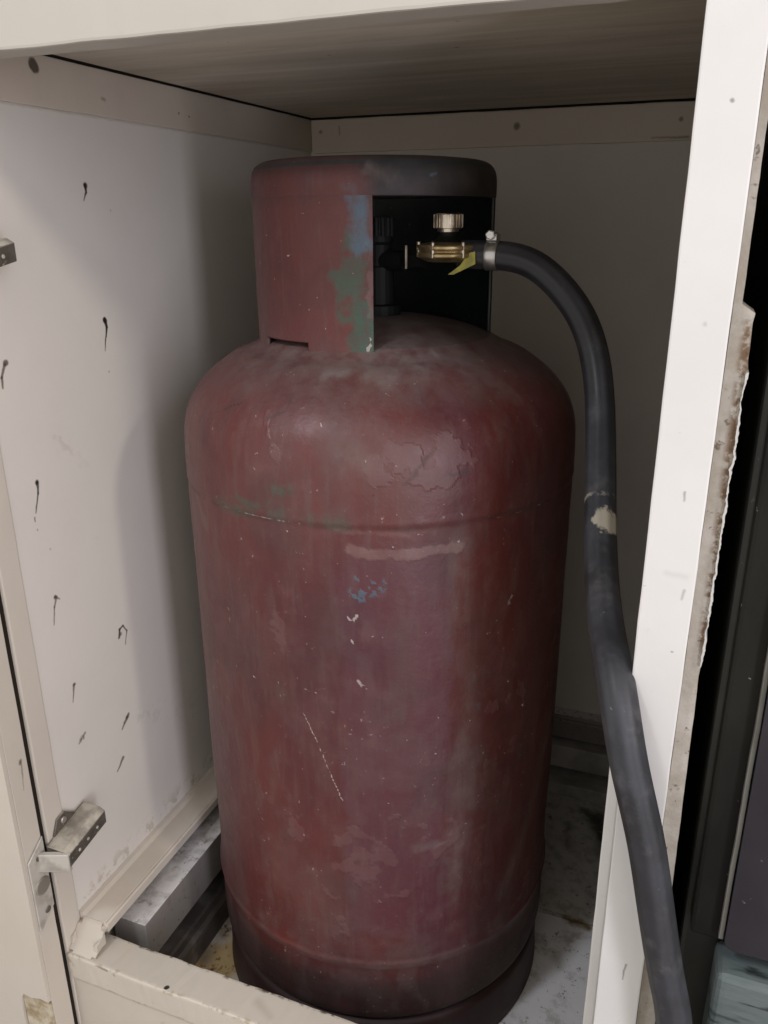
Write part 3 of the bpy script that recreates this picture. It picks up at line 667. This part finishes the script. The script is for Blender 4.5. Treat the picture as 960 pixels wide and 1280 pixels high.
# valve in the collar
brass = NT('dull_brass'); n1 = brass.noise(80, 4); brass_m = brass.set(brass.mix(brass.step(n1, .4, .7), (.46, .33, .16), (.25, .18, .09)), .35, metal=.9)
blackm = NT('dark_grimy_metal').set((.009, .010, .010), .6, metal=0, spec=.2)
bm = CY((AX[0], AX[1], -.0735), (AX[0], AX[1], -.0180), .012, n=20, prof=[(0, .017), (.18, .017), (.2, .012), (.7, .012), (.72, .010), (1, .010)])
cyl(bm, (AX[0], AX[1], -.030), (AX[0]+.026, AX[1]-.009, -.0295), .008, n=16)
valve = obj('valve', bm, blackm, gas, smooth=False)
bm = bmesh.new()
for k in range(14):
    a = 2*math.pi*k/14
    cyl(bm, (AX[0]+.0105*math.cos(a), AX[1]+.0105*math.sin(a), -.0120), (AX[0]+.0105*math.cos(a), AX[1]+.0105*math.sin(a), .0015), .0022, n=8)
cyl(bm, (AX[0], AX[1], -.0175), (AX[0], AX[1], .0028), .0112, n=28, bev=.0015)
obj('handwheel', bm, blackm, valve)

# ------------------------------------------------------------------ regulator screwed to the valve
RX, RY = -.1808, .600
reg = thing('gas_regulator', 'small brass and steel gas regulator with a ribbed cap inside the dark cylinder collar', 'regulator', (RX, RY, -.045))
nickel = NT('worn_nickel'); n1 = nickel.noise(70, 4, .6); nick_m = nickel.set(nickel.mix(nickel.step(n1, .4, .65), (.62, .55, .46), (.36, .30, .24)), .30, metal=.9)
bronze = NT('bronze_disc'); n1 = bronze.noise(60, 4, .6); bron_m = bronze.set(bronze.mix(bronze.step(n1, .4, .65), (.60, .46, .26), (.34, .25, .12)), .34, metal=.85)
bm = CY((RX, RY, -.0290), (RX, RY, -.0155), .022, n=48, prof=[(0, .0150), (.10, .0180), (.22, .0218), (.26, .0226), (.46, .0226), (.50, .0212), (.58, .0212), (.62, .0228), (.82, .0228), (.88, .0220), (.94, .0170), (1, .0130)])
disc = obj('regulator_body', bm, bron_m, reg)
for p_ in disc.data.polygons: p_.use_smooth = len(p_.vertices) == 4 and abs(p_.normal.z) < .3
for k in range(6):
    a = 2*math.pi*(k+.28)/6
    obj('bolt', CY((RX+.0213*math.cos(a), RY+.0213*math.sin(a), -.0262), (RX+.0213*math.cos(a), RY+.0213*math.sin(a), -.0150), .0016, n=8, bev=.0005), nick_m, reg)
obj('neck', CY((RX, RY, -.0152), (RX, RY, -.0075), .008, n=24, prof=[(0, .0115), (.3, .0085), (.55, .0072), (.8, .0072), (1, .0072)]), blackm, reg, smooth=False)
bm = CY((RX, RY, -.0085), (RX, RY, .0042), .0095, n=36, prof=[(0, .0078), (.16, .0080), (.2, .0097), (.92, .0097), (1, .0088)])
for k in range(22):
    a = 2*math.pi*k/22; cx, cy = RX+.0099*math.cos(a), RY+.0099*math.sin(a)
    box(bm, cx-.0006, cx+.0006, cy-.0005, cy+.0005, -.0055, .0034, rot=(Vector((cx, cy, 0)), Matrix.Rotation(a, 3, 'Z')))
obj('adjuster_cap', bm, nick_m, reg)
bm = bmesh.new()
cyl(bm, (RX-.020, RY+.008, -.0270), (RX-.034, RY+.0130, -.0285), .0085, n=6)
obj('inlet_nut', bm, blackm, reg)
obj('pin', CY((RX-.0318, RY-.001, -.0345), (RX-.0318, RY-.001, -.0180), .0012, n=10), nick_m, reg)
obj('outlet_barb', CY((RX+.019, RY, -.0240), (RX+.0460, RY, -.0242), .005, n=20, prof=[(0, .0065), (.28, .0065), (.3, .0048), (.5, .0062), (.52, .0050), (.75, .0062), (.77, .005), (1, .0052)]), blackm, reg)
ylm = NT('yellow_tag_paint'); n1 = ylm.noise(90, 4); yl_m = ylm.set(ylm.mix(ylm.step(n1, .4, .7), (.44, .41, .06), (.26, .24, .05)), .5)
bm = bmesh.new(); prism(bm, [(RX+.004, -.0375), (RX+.008, -.0375), (RX+.0240, -.0300), (RX+.0235, -.0215), (RX+.0190, -.0225), (RX+.0130, -.0310)], 1, RY-.0115, RY-.0095)
obj('yellow_tag', bm, yl_m, reg)

# ------------------------------------------------------------------ hose
HP = [(-.172, .6000, -.0241), (-.150, .6000, -.0243), (-.128, .6000, -.0262), (-.107, .5990, -.0362), (-.0805, .5920, -.0625), (-.0655, .5800, -.0960), (-.0570, .5560, -.1330), (-.0495, .5150, -.1665), (-.0420, .4760, -.1960), (-.0325, .4340, -.2180),
      (-.0205, .3905, -.2305), (-.0105, .3800, -.2680), (.0030, .3800, -.3135), (.0130, .3795, -.3600), (.0235, .3790, -.4060), (.0305, .3785, -.4320), (.0420, .3780, -.5150), (.060, .376, -.60), (.085, .370, -.70), (.125, .36, -.775), (.20, .35, -.7885)]
HR = .0099
HO = (.20, .35, -.80)
hose_t = thing('gas_hose', 'thick black rubber gas hose curving from the cylinder down in front of the white post', 'hose', HO)
def catmull(Pt, per):
    Pt = [Vector(p) for p in Pt]; out = []
    Q = [Pt[0]*2-Pt[1]]+Pt+[Pt[-1]*2-Pt[-2]]
    for i in range(1, len(Q)-2):
        for k in range(per):
            u = k/per; a, b, c_, d = Q[i-1:i+3]
            out.append(.5*((2*b)+(c_-a)*u+(2*a-5*b+4*c_-d)*u*u+(3*b-a-3*c_+d)*u**3))
    out.append(Pt[-1]); return out
cl = catmull(HP, 16)
for _ in range(60):
    cl = [cl[0]]+[(cl[i-1]+2*cl[i]+cl[i+1])/4 for i in range(1, len(cl)-1)]+[cl[-1]]
nr = 36; verts = []; faces = []; al, an = [], []
tan = [(cl[min(i+1, len(cl)-1)]-cl[max(i-1, 0)]).normalized() for i in range(len(cl))]
nrm = tan[0].orthogonal().normalized(); dist = 0
for i, p in enumerate(cl):
    if i: dist += (p-cl[i-1]).length
    nrm = (nrm-tan[i]*nrm.dot(tan[i])).normalized(); bn = tan[i].cross(nrm)
    for k in range(nr):
        a = 2*math.pi*k/nr
        q = p+(nrm*math.cos(a)+bn*math.sin(a))*(HR+.00022*(1 if k % 4 < 2 else -1))
        verts.append(q-Vector(HO)); al.append(dist); an.append(a)
for i in range(len(cl)-1):
    for k in range(nr):
        faces.append((i*nr+k, i*nr+(k+1) % nr, (i+1)*nr+(k+1) % nr, (i+1)*nr+k))
faces.append(tuple(range(nr))[::-1]); faces.append(tuple(range((len(cl)-1)*nr, len(cl)*nr)))
me = bpy.data.meshes.new('rubber_tube'); me.from_pydata([tuple(v) for v in verts], [], faces)
at = me.attributes.new('along', 'FLOAT', 'POINT'); at.data.foreach_set('value', np.array(al, np.float32)); me.update()
# lengths along the hose of the plaster smears
def along_at(z):
    i = min(range(len(cl)), key=lambda i: abs(cl[i].z-z)); return al[i*nr]
s1, s2 = along_at(-.1700), along_at(-.1815)
t = NT('black_rubber'); n1 = t.noise(70, 5, .65); n2 = t.noise(300, 3); n3 = t.noise(30, 5, .6)
A_ = t.attr('along')
c = t.mix(t.step(n3, .35, .7), (.019, .0195, .023), (.034, .035, .042))
b1 = t.math('MULTIPLY', t.step(t.math('ABSOLUTE', t.math('SUBTRACT', A_, s1)), .0026, .0008), t.step(n1, .46, .58))
dd = t.math('SUBTRACT', 1.0, t.math('DIVIDE', t.math('ABSOLUTE', t.math('SUBTRACT', A_, s2)), .0105))
gate = t.step(t.axis(0), -.2545, -.2440)
nn = t.math('ADD', t.math('MULTIPLY', t.math('SUBTRACT', n1, .5), 2.2), t.math('MULTIPLY', t.math('SUBTRACT', n2, .5), 1.0))
b2 = t.step(t.math('ADD', t.math('ADD', t.math('MULTIPLY', dd, .75), t.math('MULTIPLY', t.math('SUBTRACT', gate, .8), .9)), nn), .18, .60)
b2 = t.math('MULTIPLY', b2, t.step(dd, -.6, .0))
dst = t.math('MULTIPLY', t.step(t.noise(45, 6, .7), .50, .72), .30)
c = t.mix(dst, c, (.13, .125, .12))
c = t.mix(t.math('MULTIPLY', b1, .75), c, (.36, .34, .29)); c = t.mix(t.math('MULTIPLY', b2, .85), c, (.40, .36, .28))
c = t.mix(t.step(n2, .72, .76, 0, .5), c, (.26, .25, .23))
t.bump(t.math('ADD', n1, t.math('MULTIPLY', n2, .4)), .18, .0008)
hose_m = t.set(c, t.step(n3, .35, .7, .48, .64), spec=.5)
obj('rubber_tube', me, hose_m, hose_t, smooth=True)
i0 = min(range(len(cl)), key=lambda i: abs(cl[i].x+.1475)); q0 = cl[i0]
tx = tan[i0]
galv = NT('galvanised_clip'); n1 = galv.noise(90, 3); galv_m = galv.set(galv.mix(n1, (.66, .65, .63), (.36, .35, .34)), .30, metal=.9)
bm = CY(q0-tx*.0045, q0+tx*.0045, HR+.0008, n=40, bev=.0004)
clamp = obj('hose_clamp', bm, galv_m, hose_t)
for p_ in clamp.data.polygons: p_.use_smooth = len(p_.vertices) == 4
bm = bmesh.new(); box(bm, q0.x-.0042, q0.x+.0042, q0.y-.0055, q0.y+.0055, q0.z+.0098, q0.z+.0150, bev=.0016, seg=3)
obj('clamp_housing', bm, galv_m, clamp)
bm = CY((q0.x, q0.y-.0105, q0.z+.0140), (q0.x, q0.y+.0075, q0.z+.0140), .0034, n=6, prof=[(0, .0026), (.02, .0035), (.22, .0035), (.24, .0024), (1, .0024)])
box(bm, q0.x-.0026, q0.x+.0026, q0.y-.0112, q0.y-.0104, q0.z+.0136, q0.z+.0144)
obj('clamp_screw', bm, galv_m, clamp)

# ------------------------------------------------------------------ cooker on the right
SO = (.33, .69, -.80)
stove = thing('gas_cooker', 'dark greasy metal cooker side with a teal lower drawer beside the cabinet post', 'cooker', SO)
def greasy(name, a, b, rough, spec=.5, metal=0, speck=.4):
    t = NT(name); n1 = t.noise(12, 6, .65, stretch=(1, 1, .5)); n2 = t.noise(190, 3)
    c = t.mix(t.step(n1, .35, .68), a, b); c = t.mix(t.step(n2, .715, .75, 0, speck), c, (.35, .33, .28))
    t.bump(n1, .25, .001); return t.set(c, t.step(n1, .3, .7, rough, rough+.2), metal=metal, spec=spec)
dk = greasy('greasy_black_enamel', (.014, .016, .014), (.030, .031, .026), .34)
obj('body', BX(.0300, .63, .420, .95, -.78, .13, bev=.003), dk, stove)
st_m = greasy('dull_trim', (.19, .185, .165), (.09, .085, .07), .45, metal=.2)
obj('front_frame', BX(.0335, .63, .4065, .4195, -.394, .12, bev=.002), greasy('greasy_frame', (.007, .007, .006), (.016, .015, .011), .5, spec=.15), stove)
obj('edge_trim', BX(.0485, .0510, .4015, .4062, -.388, .12, bev=.0006, cuts=(2, 60), jit=.0003), st_m, stove)
bm = bmesh.new()
c0 = [(.0515+.006-.006*math.sin(a), -.3915+.006-.006*math.cos(a)) for a in [math.pi/2*k/6 for k in range(7)]]
prism(bm, [(.60, .11)]+[(.60, -.3915)]+c0+[(.0515, .11)], 1, .3985, .4062)
obj('oven_door', bm, greasy('dark_oven_glass', (.016, .014, .018), (.026, .023, .027), .36, spec=.35, speck=.25), stove)
t = NT('teal_drawer_paint'); n1 = t.noise(18, 6, .65, stretch=(.4, 1, 1.6)); n2 = t.noise(45, 4, .6, stretch=(.35, 1, 2.2))
c = t.mix(t.step(n1, .35, .7), (.060, .080, .082), (.105, .128, .126)); c = t.mix(t.step(n2, .57, .66), c, (.018, .024, .025))
t.bump(n2, .7, .002); teal = t.set(c, .4, spec=.5)
obj('drawer', BX(.0490, .60, .390, .4195, -.70, -.4030, bev=.006, seg=4), teal, stove)
obj('drawer_plinth', BX(.060, .60, .42, .93, -.80, -.7805), dk, stove)
